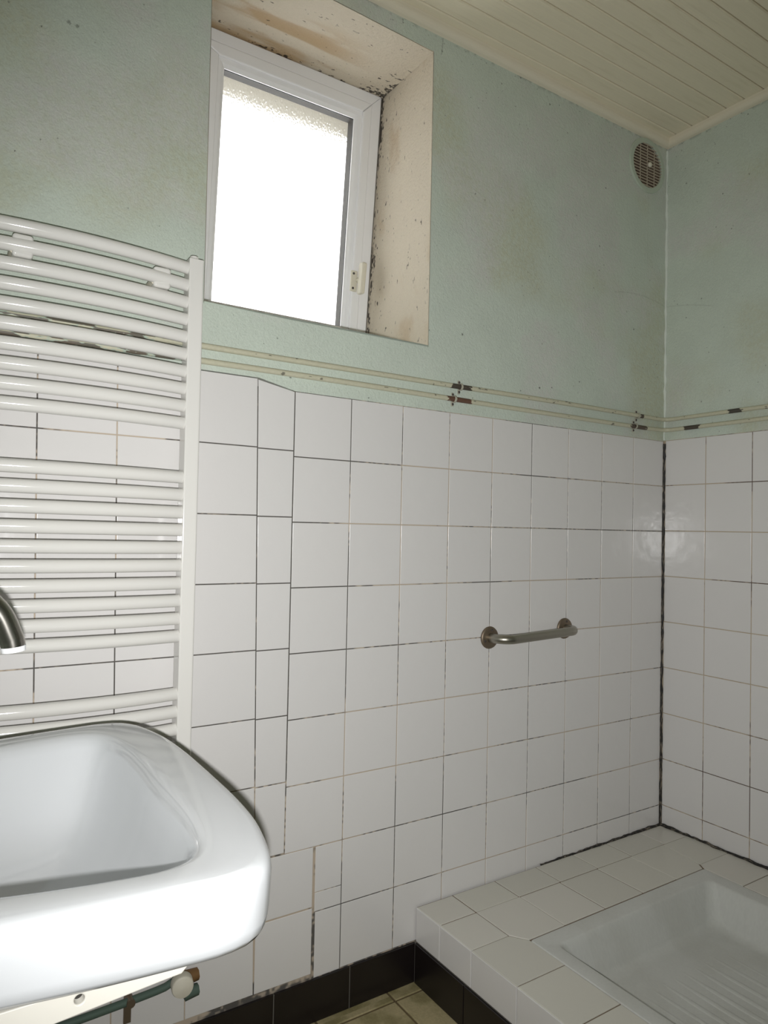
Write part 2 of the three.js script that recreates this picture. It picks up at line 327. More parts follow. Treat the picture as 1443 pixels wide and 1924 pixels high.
for (let d = 0; d < 15; d++) for (let r = 0; r < 9; r++) {
  const za = d ? d * P - 0.0004 : 0.0045, zb = (d + 1) * P - 0.0004, yt = 0.1018 + (9 - r) * P;
  wallTile(wallRight, rectTile(zb - za - 2 * G, P - 2 * G), M.tile, [0, yt - P / 2, (za + zb) / 2], [0, -Math.PI / 2, 0]);
}
const wallLeft = thing('wall_left', 'green painted wall behind the washbasin', 'wall', [0, 0, 0], null, 'structure');
part(wallLeft, 'plaster', uvMetres(box(X0 - 0.2, X0, -0.2, CEIL + 0.1, 0, Z1)), M.plaster);
const wallFront = thing('wall_front', 'green painted wall behind the photographer', 'wall', [0, 0, 0], null, 'structure');
part(wallFront, 'plaster', uvMetres(box(X0 - 0.2, 0.2, -0.2, CEIL + 0.1, Z1, Z1 + 0.2)), M.plaster);

// floor of small beige tiles
const floor = thing('floor', 'worn beige tiled floor', 'floor', [0, 0, 0], null, 'structure');
part(floor, 'mortar_bed', box(X0, 0, -0.2, -0.003, -0.002, Z1), M.floorBed);
for (let xa = -1.086 - 0.2 * 7; xa < -0.98; xa += 0.2) for (let za = 0.04 - 0.2; za < Z1; za += 0.2) {
  const x0 = Math.max(X0 + 0.002, xa + 0.003), x1 = Math.min(-1.0, xa + 0.197), z0 = Math.max(0.003, za + 0.003), z1 = Math.min(Z1 - 0.002, za + 0.197);
  if (x1 - x0 < 0.01 || z1 - z0 < 0.01) continue;
  place(floor, 'tile', rectTile(x1 - x0, z1 - z0, 0.006, 0.0022), M.floorTile[Math.floor(R1() * 3)], [(x0 + x1) / 2, 0, (z0 + z1) / 2], [-Math.PI / 2, 0, 0]);
}
// boarded ceiling
const ceiling = thing('ceiling', 'cream boarded ceiling of narrow planks', 'ceiling', [0, 0, 0], null, 'structure');
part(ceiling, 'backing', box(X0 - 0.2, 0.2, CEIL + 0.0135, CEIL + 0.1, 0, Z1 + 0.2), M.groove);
{
  const L = -X0, prof = (w) => {
    const s = new THREE.Shape([[-w / 2, 0.012], [-w / 2, 0.0030], [-w / 2 + 0.0028, 0], [w / 2 - 0.0028, 0], [w / 2, 0.0030], [w / 2, 0.012]].map((p) => new THREE.Vector2(...p)));
    const g = new THREE.ExtrudeGeometry(s, { depth: L, bevelEnabled: false });
    const p = g.attributes.position, u = g.attributes.uv; for (let i = 0; i < p.count; i++) u.setXY(i, p.getZ(i) / 2.3, (p.getX(i) + w / 2) / w);
    g.rotateY(Math.PI / 2); g.translate(X0, 0, 0); return g;
  };
  const W = 0.0588, g = prof(W - 0.0026);
  for (let k = -1; 0.047 + (k + 1) * W < Z1 + 0.06; k++) { const z = 0.047 + (k + 0.5) * W; if (z < 0) continue; place(ceiling, 'plank', g, M.plank[Math.floor(R1() * 3)], [0, CEIL - 0.0 + (R1() - 0.5) * 0.0012, z]); }
}
function cornice(name, label, len, make) {
  const r = 0.023, pts = [[0, 0], [0, -r]];
  for (let i = 0; i <= 8; i++) { const a = i / 8 * Math.PI / 2; pts.push([0.005 + (r - 0.006) * Math.sin(a), -0.005 - (r - 0.006) * Math.cos(a)]); }
  pts.push([r, 0]);
  const g = new THREE.ExtrudeGeometry(new THREE.Shape(pts.map((p) => new THREE.Vector2(...p))), { depth: len, bevelEnabled: false });
  make(g); const m = setUp(new THREE.Mesh(g, M.trim)); m.name = name; scene.add(m); info(m, label, 'trim', null, 'structure');
}
cornice('trim_1', 'cream quarter-round moulding between ceiling and window wall', -X0, (g) => { g.rotateY(-Math.PI / 2); g.scale(1, 1, 1.0); g.translate(0, CEIL, 0); });
cornice('trim_2', 'cream quarter-round moulding between ceiling and right wall', Z1, (g) => { g.scale(-1, 1, 1); for (const a of ['position', 'normal', 'uv']) { const t = g.attributes[a], n = t.itemSize, d = t.array; for (let i = 0; i < t.count; i += 3) for (let k = 0; k < n; k++) { const q = d[(i + 1) * n + k]; d[(i + 1) * n + k] = d[(i + 2) * n + k]; d[(i + 2) * n + k] = q; } } g.translate(0, CEIL, 0); });
// paint bead in the corner of the plaster, mildewed sealant in the corner of the tiles and round the step
function bead(name, label, pts, r, mat, seed, n) {
  const R = rng(seed), c = new THREE.CatmullRomCurve3(pts.map((p) => new THREE.Vector3(...p)));
  const q = []; for (let i = 0; i <= n; i++) { const p = c.getPoint(i / n); q.push([p.x + (R() - 0.5) * r * 0.5, p.y + (R() - 0.5) * r * 0.5, p.z + (R() - 0.5) * r * 0.5]); }
  const g = tube(q, r, n * 3, 8), P_ = g.attributes.position, N_ = g.attributes.normal;
  for (let i = 0; i < P_.count; i++) { const k = (fbm(P_.getX(i) * 40 + P_.getY(i) * 60, P_.getZ(i) * 40, seed, 3) - 0.55) * r * 1.6; P_.setXYZ(i, P_.getX(i) + N_.getX(i) * k, P_.getY(i) + N_.getY(i) * k, P_.getZ(i) + N_.getZ(i) * k); }
  const u = g.attributes.uv; for (let i = 0; i < u.count; i++) u.setXY(i, u.getY(i), u.getX(i));
  const m = setUp(new THREE.Mesh(g, mat)); m.name = name; scene.add(m); return info(m, label, 'sealant', null, 'structure');
}
bead('trim_3', 'black mildewed joint in the corner of the two tiled walls', [[-0.002, 0.19, 0.002], [-0.002, 0.8, 0.002], [-0.002, 1.2, 0.002], [-0.002, TOP - 0.01, 0.002]], 0.0042, M.mouldBead, 21, 60);
bead('trim_4', 'black mildewed joint between shower step and window wall', [[-0.56, 0.186, 0.002], [-0.4, 0.187, 0.002], [-0.2, 0.188, 0.002], [0, 0.188, 0.002]], 0.0046, M.mouldBead, 22, 40);
bead('trim_5', 'black mildewed joint between shower step and right wall', [[-0.002, 0.188, 0], [-0.003, 0.189, 0.2], [-0.002, 0.189, 0.6], [-0.002, 0.188, 0.98]], 0.0055, M.mouldBead, 23, 60);
bead('trim_6', 'raised paint line in the green wall corner', [[-0.001, 1.47, 0.001], [-0.0015, 1.7, 0.0015], [-0.001, 2.1, 0.001], [-0.001, 2.46, 0.001]], 0.0046, M.caulk, 24, 30);

// black skirting tiles
const base = thing('baseboard_back', 'black tiled skirting under the white wall tiles', 'baseboard', [0, 0, 0], null, 'structure');
part(base, 'mortar', box(X0, -1.003, 0, 0.098, 0, 0.0045), M.blackJoint);
{
  const xs = [-1.004, -1.1962, -1.3945, -1.594, -1.793, -1.992, -2.191, X0 + 0.002];
  for (let i = 0; i < xs.length - 1; i++) place(base, 'skirting_tile', rectTile(xs[i] - xs[i + 1] - 0.0022, 0.0985, 0.006, 0.0015), M.black, [(xs[i] + xs[i + 1]) / 2, 0.0495, 0.0062]);
}

// ---------------------------------------------------------------- window with its reveal
const WT = 0.09;                                                           // the casement leans inwards at the top
const wz = (y) => -0.243 - (2.42 - y) * WT;                                // inner face of the frame
{
  const face = (a, b, c, d, mat, name) => {                                // a b at the room, c d at the frame; u runs a to b, v from room to frame
    const th = 0.012, n = new THREE.Vector3().subVectors(b, a).cross(new THREE.Vector3().subVectors(d, a)).normalize();
    const N = 10, PP = [], UV = [], I = [];
    for (let j = 0; j <= N; j++) for (let i = 0; i <= N; i++) {
      const u = i / N, v = j / N, p = a.clone().multiplyScalar((1 - u) * (1 - v)).addScaledVector(b, u * (1 - v)).addScaledVector(c, u * v).addScaledVector(d, (1 - u) * v);
      PP.push(p.x, p.y, p.z); UV.push(u, v); if (i < N && j < N) { const k = j * (N + 1) + i; I.push(k, k + 1, k + N + 2, k, k + N + 2, k + N + 1); }
    }
    const off = (N + 1) * (N + 1), back = [0, N, off - 1, off - 1 - N].map((k) => new THREE.Vector3(PP[3 * k], PP[3 * k + 1], PP[3 * k + 2]).addScaledVector(n, -th));
    for (const p of back) { PP.push(p.x, p.y, p.z); UV.push(0, 0); }
    const F = [0, N, off - 1, off - 1 - N]; I.push(off, off + 2, off + 1, off, off + 3, off + 2);
    for (let i = 0; i < 4; i++) { const j = (i + 1) % 4; I.push(F[i], off + i, off + j, F[i], off + j, F[j]); }
    const g = new THREE.BufferGeometry(); g.setAttribute('position', new THREE.Float32BufferAttribute(PP, 3)); g.setAttribute('uv', new THREE.Float32BufferAttribute(UV, 2)); g.setIndex(I);
    const f = g.toNonIndexed(); f.computeVertexNormals(); return part(wallBack, name, f, mat);
  };
  const V = (x, y, z) => new THREE.Vector3(x, y, z), yt = 2.420, yb = WY0 + 0.004, xr = WX1 - 0.0015, xl = WX0 + 0.0015;
  const dt = wz(2.42) - 0.01, db = wz(1.64) - 0.01;
  face(V(xr, yb, -0.0008), V(xr, yt, -0.0008), V(xr + 0.0005, yt, dt), V(xr + 0.0005, yb, db), M.jamb, 'reveal_side', 'cream reveal');
  face(V(xl, yt, -0.0008), V(xl, yb, -0.0008), V(xl + 0.008, yb, db), V(xl + 0.008, yt, dt), M.jamb, 'reveal_side');
  face(V(xr, 2.4165, -0.0008), V(xl, 2.4345, -0.0008), V(xl, yt + 0.002, dt), V(xr, yt - 0.002, dt), M.soffit, 'reveal_soffit');
  face(V(xl, yb, -0.0008), V(xr, yb, -0.0008), V(xr, yb + 0.006, db), V(xl, yb + 0.006, db), M.plaster, 'sill');
}
const win = thing('window_1', 'white plastic casement window with frosted double glazing', 'window', [(WX0 + WX1) / 2, 2.0315, wz(2.0315)], null, 'structure');
{
  const wgrp = new THREE.Vector3().copy(win.position); win.rotation.x = Math.atan(WT);
  // local coordinates: x to the right, y up, z into the room, origin in the middle of the frame's inner face
  origin.set(win, new THREE.Vector3(0, 0, 0));
  const hw = 0.2925, hh = 0.386;
  const ring = (ax, ay, bx, by, z0, z1, bevel = 0.0025) => {                // mitred bars between an outer and an inner rectangle
    const gs = [], O = [[-ax[0], -ay[0]], [ax[1], -ay[0]], [ax[1], ay[1]], [-ax[0], ay[1]]], I = [[-bx[0], -by[0]], [bx[1], -by[0]], [bx[1], by[1]], [-bx[0], by[1]]];
    for (let i = 0; i < 4; i++) { const j = (i + 1) % 4; const g = tileGeo([O[i], O[j], I[j], I[i]], z1 - z0, bevel); g.translate(0, 0, z1); gs.push(g); }
    return mergeGeometries(gs);
  };
  const s2 = (a) => [a, a];
  // glass opening measured from the photograph
  const gl = 0.177, gr = 0.213, gt = 0.305, gb = 0.290;
  part(win, 'frame', ring(s2(hw), s2(hh), s2(hw - 0.03), s2(hh - 0.03), -0.06, 0, 0.002), M.upvc);
  const sash = part(win, 'sash', ring(s2(hw - 0.0305), s2(hh - 0.0305), [gl + 0.02, gr + 0.02], [gb + 0.02, gt + 0.02], -0.05, 0.004, 0.004), M.upvc);
  part(sash, 'glazing_bead', (() => {
    const gs = [], O = [[-gl - 0.0205, -gb - 0.0205], [gr + 0.0205, -gb - 0.0205], [gr + 0.0205, gt + 0.0205], [-gl - 0.0205, gt + 0.0205]], I = [[-gl, -gb], [gr, -gb], [gr, gt], [-gl, gt]];
    const PP = []; const q = (a, b, c, d) => { for (const p of [a, b, c, a, c, d]) PP.push(...p); };
    for (let i = 0; i < 4; i++) { const j = (i + 1) % 4, m = (p, r, t) => [p[0] + (r[0] - p[0]) * t, p[1] + (r[1] - p[1]) * t];
      const h1 = m(O[i], I[i], 0.55), h2 = m(O[j], I[j], 0.55);
      q([...O[i], -0.003], [...O[j], -0.003], [...h2, -0.006], [...h1, -0.006]); q([...h1, -0.006], [...h2, -0.006], [...I[j], -0.013], [...I[i], -0.013]); q([...I[i], -0.013], [...I[j], -0.013], [...I[j], -0.017], [...I[i], -0.017]); }
    const g = new THREE.BufferGeometry(); g.setAttribute('position', new THREE.Float32BufferAttribute(PP, 3)); g.setAttribute('uv', new THREE.Float32BufferAttribute(new Float32Array(PP.length / 3 * 2), 2)); g.computeVertexNormals(); return g;
  })(), M.upvc);
  part(sash, 'glass_spacer', ring([gl + 0.012, gr + 0.012], [gb + 0.012, gt + 0.012], [gl - 0.0005, gr - 0.0005], [gb - 0.0005, gt - 0.0005], -0.047, -0.0195, 0.0005), M.spacer);
  part(sash, 'inner_pane', box(-gl - 0.008, gr + 0.008, -gb - 0.008, gt + 0.008, -0.0188, -0.0182), M.clearPane);
  part(sash, 'frosted_pane', box(-gl - 0.010, gr + 0.010, -gb - 0.010, gt + 0.010, -0.0493, -0.0487), M.frosted);
  // handle low on the right stile: screwed plate and a lever standing off it
  const hy = -0.158, hx = 0.236;
  const h = part(win, 'handle', rbox(hx - 0.011, hx + 0.011, hy - 0.030, hy + 0.030, 0.003, 0.010, 0.003), M.whitePlastic);
  part(h, 'lever', (() => { const g = mergeGeometries([rbox(-0.006, 0.010, -0.043, 0.047, 0.013, 0.037, 0.005), cyl([0, 0, 0.004], [0, 0, 0.02], 0.008)].map((q) => q.index ? q.toNonIndexed() : q)); g.rotateZ(-0.03); g.translate(hx + 0.012, hy + 0.004, 0.004); return g; })(), M.whitePlastic);
  for (const s of [-1, 1]) part(h, 'screw', cyl([hx - 0.003, hy + s * 0.021, 0.0095], [hx - 0.003, hy + s * 0.021, 0.0108], 0.0035, 0.0035, 12), M.screw);
}
{ // rough outer half of the opening: lintel and jambs beyond the casement, with the sill outside
  part(wallBack, 'outer_lintel', box(WX0, WX1, 2.372, WY1, WZ, wz(2.42) - 0.065), M.outside);
  part(wallBack, 'outer_sill', box(WX0, WX1, WY0, 1.70, WZ - 0.03, wz(1.64) - 0.065), M.outside);
}

// ---------------------------------------------------------------- shower step and tray
const ST = 0.187, SZ = 1.0;                                                // top of the step, its end towards the door
const TX0 = -0.855, TX1 = -0.160, TZ0 = 0.259, TZ1 = 0.955;
const step = thing('shower_step', 'raised white tiled shower step with black skirting in the corner', 'step', [-0.5, 0, 0.5]);
part(step, 'mortar_core', uvMetres(mergeGeometries([
  box(-0.998, TX0, 0, ST - 0.0022, 0.003, SZ - 0.002), box(TX1, -0.003, 0, ST - 0.0022, 0.003, SZ - 0.002),
  box(TX0, TX1, 0, ST - 0.0022, 0.003, TZ0), box(TX0, TX1, 0, ST - 0.0022, TZ1, SZ - 0.002)])), M.stepGrout);
{
  const up = [-Math.PI / 2, 0, 0];
  const top = (pts) => {                                                   // outline in (x, z)
    const cx = pts.reduce((s, p) => s + p[0], 0) / pts.length, cz = pts.reduce((s, p) => s + p[1], 0) / pts.length;
    let q = pts.map(([x, z]) => [x - cx, -(z - cz)]);
    let a = 0; for (let i = 0; i < q.length; i++) { const n = q[(i + 1) % q.length]; a += q[i][0] * n[1] - n[0] * q[i][1]; }
    if (a < 0) q = q.reverse();
    const m = place(step, 'tile', tileGeo(q, 0.007, 0.0016), M.stepTile[Math.floor(R1() * 3)], [cx, ST + (R1() - 0.5) * 0.0006, cz], up); return m;
  };
  const J = 0.0018, R = (x0, x1, z0, z1) => top([[x0 + J, z0 + J], [x1 - J, z0 + J], [x1 - J, z1 - J], [x0 + J, z1 - J]]);
  const rowA = [-1.002, -0.8845, -0.7365, -0.580, -0.426, -0.276, -0.118];
  for (let i = 0; i < 6; i++) R(rowA[i], rowA[i + 1], 0.004, 0.1015);
  R(-0.118, -0.004, 0.004, 0.1015);
  R(-1.002, -0.8845, 0.1015, 0.2215);
  top([[-0.8845 + G, 0.1015 + G], [-0.735 - G, 0.1015 + G], [-0.735 - G, TZ0 - G], [TX0, TZ0 - G], [-0.8845 + G, 0.2215 - G]]);
  const rowB = [-0.735, -0.585, -0.432, -0.286, -0.152];
  for (let i = 0; i < 3; i++) R(rowB[i], rowB[i + 1], 0.1015, TZ0);
  top([[-0.286 + G, 0.1015 + G], [-0.126 - G, 0.1015 + G], [-0.146 - G, 0.235], [-0.163, TZ0 - G], [-0.286 + G, TZ0 - G]]);
  top([[-0.126 + G, 0.1015 + G], [-0.004, 0.1015 + G], [-0.004, 0.240 - G], [-0.146 + G, 0.240 - G]]);
  top([[-0.146 + G, 0.240 + G], [-0.004, 0.240 + G], [-0.004, 0.378 - G], [TX1 + G, 0.378 - G], [TX1 + G, 0.262]]);
  for (let z = 0.378; z < 0.97; z += P) R(TX1, -0.004, z, Math.min(z + P, SZ));
  top([[-1.002 + G, 0.2215 + G], [-0.887, 0.2215 + G], [TX0 - G, 0.262], [TX0 - G, 0.370 - G], [-1.002 + G, 0.370 - G]]);
  for (let z = 0.370; z < 0.97; z += P) R(-1.002, TX0, z, Math.min(z + P, SZ));
  for (let x = TX0; x < TX1 - 0.01; x += P) R(x, Math.min(x + P, TX1), TZ1, SZ);
  // front of the step towards the room, and its short end towards the door
  const fz = [0.004, 0.1030, 0.2215, 0.3705, 0.5225, 0.6745, 0.8265, 0.9785, SZ];
  for (let i = 0; i < fz.length - 1; i++) place(step, 'tile', rectTile(fz[i + 1] - fz[i] - 2 * G, ST - 0.1 - 2 * G - 0.001), M.tile[i % 4], [-1.002, (0.1 + ST - 0.001) / 2, (fz[i] + fz[i + 1]) / 2], [0, -Math.PI / 2, 0]);
  for (let x = -1.0; x < -0.01; x += P) { const x1 = Math.min(x + P, -0.004); place(step, 'tile', rectTile(x1 - x - 2 * G, ST - 0.1 - 2 * G), M.tile[2], [(x + x1) / 2, (0.1 + ST) / 2, SZ + 0.003], [0, 0, 0]); }
  const bz = [0.0075, 0.2025, 0.402, 0.602, 0.802, SZ + 0.004];
  part(step, 'skirting_mortar', box(-1.0045, -0.996, 0, 0.098, 0.006, SZ), M.blackJoint);
  for (let i = 0; i < bz.length - 1; i++) place(step, 'skirting_tile', rectTile(bz[i + 1] - bz[i] - 0.0022, 0.0985, 0.006, 0.0015), M.black, [-1.0075, 0.0495, (bz[i] + bz[i + 1]) / 2], [0, -Math.PI / 2, 0]);
  place(step, 'skirting_tile', rectTile(0.99, 0.0985, 0.006, 0.0015), M.black, [-0.5, 0.0495, SZ + 0.006], [0, 0, 0]);
}
const tray = thing('shower_tray', 'sunken white ceramic shower tray with a ribbed floor', 'shower tray', [(TX0 + TX1) / 2, 0.06, (TZ0 + TZ1) / 2]);
{
  const cx = (TX0 + TX1) / 2, cz = (TZ0 + TZ1) / 2, N = 96;
  const loop = (hx, hz, r, y) => { // rounded rectangle
    const out = []; for (let i = 0; i < N; i++) { const k = Math.floor(i / (N / 4)), t = (i % (N / 4)) / (N / 4 - 1), a = (k + t) * Math.PI / 2, sx = [1, -1, -1, 1][k], sz = [1, 1, -1, -1][k]; out.push([cx + sx * (hx - r) + r * Math.cos(a), y, cz + sz * (hz - r) + r * Math.sin(a)]); } return out;
  };
  const HX = (TX1 - TX0) / 2 - 0.0015, HZ = (TZ1 - TZ0) / 2 - 0.0015, T = ST + 0.0005;
  const L = [loop(HX - 0.03, HZ - 0.03, 0.03, 0.075), loop(HX - 0.01, HZ - 0.01, 0.02, T - 0.02), loop(HX, HZ, 0.006, T - 0.012), loop(HX, HZ, 0.006, T - 0.003), loop(HX - 0.003, HZ - 0.003, 0.006, T),
    loop(HX - 0.040, HZ - 0.040, 0.018, T - 0.002), loop(HX - 0.047, HZ - 0.047, 0.022, T - 0.006), loop(HX - 0.053, HZ - 0.053, 0.026, T - 0.018), loop(HX - 0.082, HZ - 0.082, 0.035, T - 0.080), loop(HX - 0.094, HZ - 0.094, 0.04, T - 0.092), loop(HX - 0.115, HZ - 0.115, 0.04, T - 0.096), loop(0.05, 0.05, 0.04, T - 0.100)];
  const PP = [], UV = [], I = []; for (const l of L) for (const p of l) { PP.push(...p); UV.push(p[0], p[2]); }
  for (let j = 0; j < L.length - 1; j++) for (let i = 0; i < N; i++) { const a = j * N + i, b = j * N + (i + 1) % N; I.push(a, a + N, b, b, a + N, b + N); }
  const c = PP.length / 3; PP.push(cx, T - 0.1, cz); UV.push(cx, cz); PP.push(cx, 0.075, cz); UV.push(cx, cz);
  for (let i = 0; i < N; i++) { const j = (i + 1) % N; I.push((L.length - 1) * N + i, c, (L.length - 1) * N + j); I.push(i, j, c + 1); }
  const g = new THREE.BufferGeometry(); g.setAttribute('position', new THREE.Float32BufferAttribute(PP, 3)); g.setAttribute('uv', new THREE.Float32BufferAttribute(UV, 2)); g.setIndex(I); g.computeVertexNormals();
  part(tray, 'bowl', g, M.tray);
  for (let k = 0; k < 11; k++) { const x = cx - 0.20 + k * 0.04; const r = new THREE.CapsuleGeometry(0.0085, 0.36, 4, 12); r.rotateX(Math.PI / 2); r.scale(1, 0.4, 1); r.translate(x, T - 0.1005, cz); part(tray, 'anti_slip_rib', uvMetres(r), M.tray); }
  part(tray, 'drain', cyl([cx, T - 0.1005, cz + 0.26], [cx, T - 0.0945, cz + 0.26], 0.03, 0.028, 32), M.chrome);
  part(tray, 'foot', box(cx - 0.2, cx + 0.2, 0.0, 0.0755, cz - 0.2, cz + 0.2), M.outside);
}

// ---------------------------------------------------------------- towel radiator
const RX = -1.6395, RT = 1.6915, RB = 0.33, TILT = 0.008;
const rad = thing('towel_radiator', 'white curved-tube towel radiator on the wall left of the window', 'radiator', [-1.9, 0.33, 0.06]);
{
  const W = 0.46, XL = RX - W;
  const rail = (x, up) => {
    const s = new THREE.Shape(), w = 0.0142, d = 0.019, r = 0.006;
    s.moveTo(-w + r, -d); s.lineTo(w - r, -d); s.quadraticCurveTo(w, -d, w, -d + r); s.lineTo(w, d - r * 0.7); s.quadraticCurveTo(w, d, w - r * 0.7, d); s.lineTo(-w + r * 0.35, d); s.quadraticCurveTo(-w, d, -w, d - r * 0.35); s.lineTo(-w, -d + r); s.quadraticCurveTo(-w, -d, -w + r, -d);
    const g = new THREE.ExtrudeGeometry(s, { depth: RT - RB - 0.003, bevelEnabled: true, bevelThickness: 0.0015, bevelSize: 0.001, bevelSegments: 2, curveSegments: 6 });
    g.rotateX(-Math.PI / 2); g.scale(1, 1, -1);
    const p = g.attributes.position; const idx = []; const n = p.count; const arr = p.array, na = g.attributes.normal.array;
    for (let i = 0; i < n; i += 3) for (let k = 0; k < 3; k++) { let t = arr[(i + 1) * 3 + k]; arr[(i + 1) * 3 + k] = arr[(i + 2) * 3 + k]; arr[(i + 2) * 3 + k] = t; t = na[(i + 1) * 3 + k]; na[(i + 1) * 3 + k] = na[(i + 2) * 3 + k]; na[(i + 2) * 3 + k] = t; }
    g.translate(x, RB + 0.0015 + up, 0.064);
    return part(rad, 'rail', g, M.radiator);
  };
  const a = rail(RX, 0), b = rail(XL, TILT * W);
  part(a, 'air_vent_plug', mergeGeometries([cyl([RX + 0.001, RT, 0.060], [RX + 0.001, RT + 0.011, 0.060], 0.0085, 0.008, 20), cyl([RX + 0.001, RT - 0.002, 0.060], [RX + 0.001, RT + 0.0015, 0.060], 0.011, 0.011, 6)]), M.radiator);
  part(b, 'air_vent_plug', cyl([XL, RT + TILT * W - 0.002, 0.060], [XL, RT + TILT * W + 0.011, 0.060], 0.0085, 0.008, 20), M.radiator);
  const ys = []; for (let i = 0; i < 10; i++) ys.push(1.6735 - i * 0.03515); for (let i = 0; i < 10; i++) ys.push(1.248 - i * 0.0354); for (let i = 0; i < 9; i++) ys.push(0.8145 - i * 0.0354); for (let i = 0; i < 4; i++) ys.push(0.45 - i * 0.0354);
  const geo = (() => { const q = []; for (let i = 0; i <= 12; i++) { const t = i / 12, x = RX - 0.006 - (W - 0.012) * t, s = 2 * t - 1; q.push([x, TILT * (RX - x), 0.068 + 0.024 * (1 - s * s)]); } return tube(q, 0.0125, 40, 20); })();
  for (const y of ys) place(rad, 'tube', geo, M.radiator, [0, y, 0]);
  const y2 = ys[1];
  for (const x of [-1.708, -1.955]) {
    const s = 2 * (RX - x) / W - 1, z = 0.068 + 0.024 * (1 - s * s), y = y2 + TILT * (RX - x);
    const br = part(rad, 'wall_bracket', (() => { const g = rbox(-0.017, 0.017, -0.0205, 0.0205, -0.012, 0.010, 0.006); g.translate(x, y, z - 0.004); return g; })(), M.radiator);
    part(br, 'stem', cyl([x - 0.012, y - 0.008, 0.0], [x - 0.012, y - 0.008, z], 0.009, 0.009, 16), M.whitePlastic);
  }
  for (const x of [-1.708, -2.05]) { const y = ys[30]; const s = 2 * (RX - x) / W - 1; part(rad, 'wall_bracket', cyl([x, y, 0], [x, y, 0.068 + 0.024 * (1 - s * s)], 0.01, 0.01, 16), M.whitePlastic); }
}
// regulating valve under the radiator, with its connections
const valve = thing('radiator_valve', 'round white valve knob with a corroded nut and a dark piece under the washbasin', 'valve', [-1.6255, 0.215, 0.02]);
{
  const x = -1.6265, y = 0.237, z = 0.055;
  part(valve, 'body', mergeGeometries([cyl([x, y, 0.012], [x, y, z + 0.012], 0.011, 0.011, 20), cyl([x - 0.004, y, z - 0.01], [x - 0.008, RB + 0.002, 0.064], 0.0075, 0.0075, 16)]), M.verdigris);
  part(valve, 'knob', (() => { const p = [[0, 0], [0.0195, 0], [0.0215, 0.004], [0.0215, 0.020], [0.019, 0.0255], [0, 0.0275]].map((q) => new THREE.Vector2(...q)); const g = new THREE.LatheGeometry(p, 32); g.rotateX(Math.PI / 2); g.rotateY(-0.15); g.translate(x, y, z + 0.01); return g; })(), M.whitePlastic);
  part(valve, 'brass_nut', mergeGeometries([cyl([-1.603, 0.2075, 0.0145], [-1.5745, 0.2085, 0.0145], 0.0145, 0.012, 6), cyl([x, y - 0.006, 0.032], [-1.598, 0.208, 0.015], 0.009, 0.009, 12)]), M.brass, 'brown corroded brass nut');
  part(valve, 'dark_piece', mergeGeometries([cyl([-1.603, 0.1755, 0.0145], [-1.5735, 0.1765, 0.0145], 0.014, 0.0115, 6), cyl([x, y - 0.014, 0.030], [-1.598, 0.176, 0.015], 0.009, 0.009, 12)]), M.verdigris, 'dark hexagonal piece');  // dark hexagonal piece with a short link to the valve body
}

// ---------------------------------------------------------------- painted pipes along the walls
function pipeTex(bare, seed, len, start, messy) {
  const W = 2048, H = 64;
  return dataTex(W, H, (u, v, o) => {
    const s = u * len, g = 0.95 + 0.1 * vnoise(s * 220, v * 10, seed), n = fbm(s * 60, v * 3, seed + 3, 3);
    let r = 0.56 * g, q = 0.545 * g, b = 0.41 * g, k = 0, rust = 0;
    for (const [a, c, ru] of bare) { const e = Math.min(s - a, c - s) + (n - 0.5) * 0.028; if (e > 0) { k = 0.97; rust = ru; } }
    if (s < messy) { const m = fbm(s * 34, v * 4 + 2, seed + 5, 4); if (m > 0.52) { k = 0.85; rust = 0.4 * vnoise(s * 30, 1, seed + 9); } const gr = sm(0.42, 0.47, m) * (1 - k); r += (0.42 - r) * gr; q += (0.5 - q) * gr; b += (0.42 - b) * gr; }
    else if (n > 0.80) k = 0.7;
    const dr = 0.05 + 0.08 * rust, dg = 0.043 + 0.015 * rust, db = 0.035;
    o[0] = r * (1 - k) + dr * k; o[1] = q * (1 - k) + dg * k; o[2] = b * (1 - k) + db * k;
  });
}
function pipe(name, label, y, r, seed, bare) {
  const z = r + 0.0035, x1 = -z, pts = [];
  const cp = new THREE.CurvePath(), bend = 0.028;
  const V = (a, b, c) => new THREE.Vector3(a, b, c), wob = (s) => y + 0.0016 * Math.sin(s * 3.1 + seed);
  for (let s = X0 + 0.003; s < x1 - bend; s += 0.06) pts.push(V(s, wob(s), z + 0.0008 * Math.sin(s * 9)));
  for (let i = 0; i <= 6; i++) { const a = i / 6 * Math.PI / 2; pts.push(V(x1 - bend + bend * Math.sin(a), y, z + bend * (1 - Math.cos(a)))); }
  for (let s = z + bend + 0.06; s < Z1 - 0.01; s += 0.08) pts.push(V(x1 + 0.0006 * Math.sin(s * 8), y - 0.002 * Math.min(1, s) + 0.0012 * Math.sin(s * 4), s));
  const c = new THREE.CatmullRomCurve3(pts, false, 'centripetal'), len = c.getLength();
  const g = new THREE.TubeGeometry(c, 260, r, 12);
  const m = setUp(new THREE.Mesh(g, std({ map: pipeTex(bare.map(([a, b, k]) => [a - X0, b - X0, k]), seed, len, 0, 0.66), roughness: 0.5 })));
  m.name = numbered(name); scene.add(m); return info(m, label, 'pipe', 'painted pipes above the tiles');
}
const cornerLen = -0.03;                                                    // along the pipe, what lies past the corner counts on
pipe('water_pipe', 'upper cream painted water pipe above the white tiles', 1.5375, 0.0068, 3, [[-0.925, -0.862, 0.1], [-0.150, -0.128, 0.2], [0.225 + cornerLen, 0.275 + cornerLen, 0]]);
pipe('water_pipe', 'lower cream painted water pipe just above the white tiles', 1.5025, 0.0068, 6, [[-0.938, -0.862, 0.9], [-0.195, -0.118, 0.3], [0.075 + cornerLen, 0.135 + cornerLen, 0.1]]);
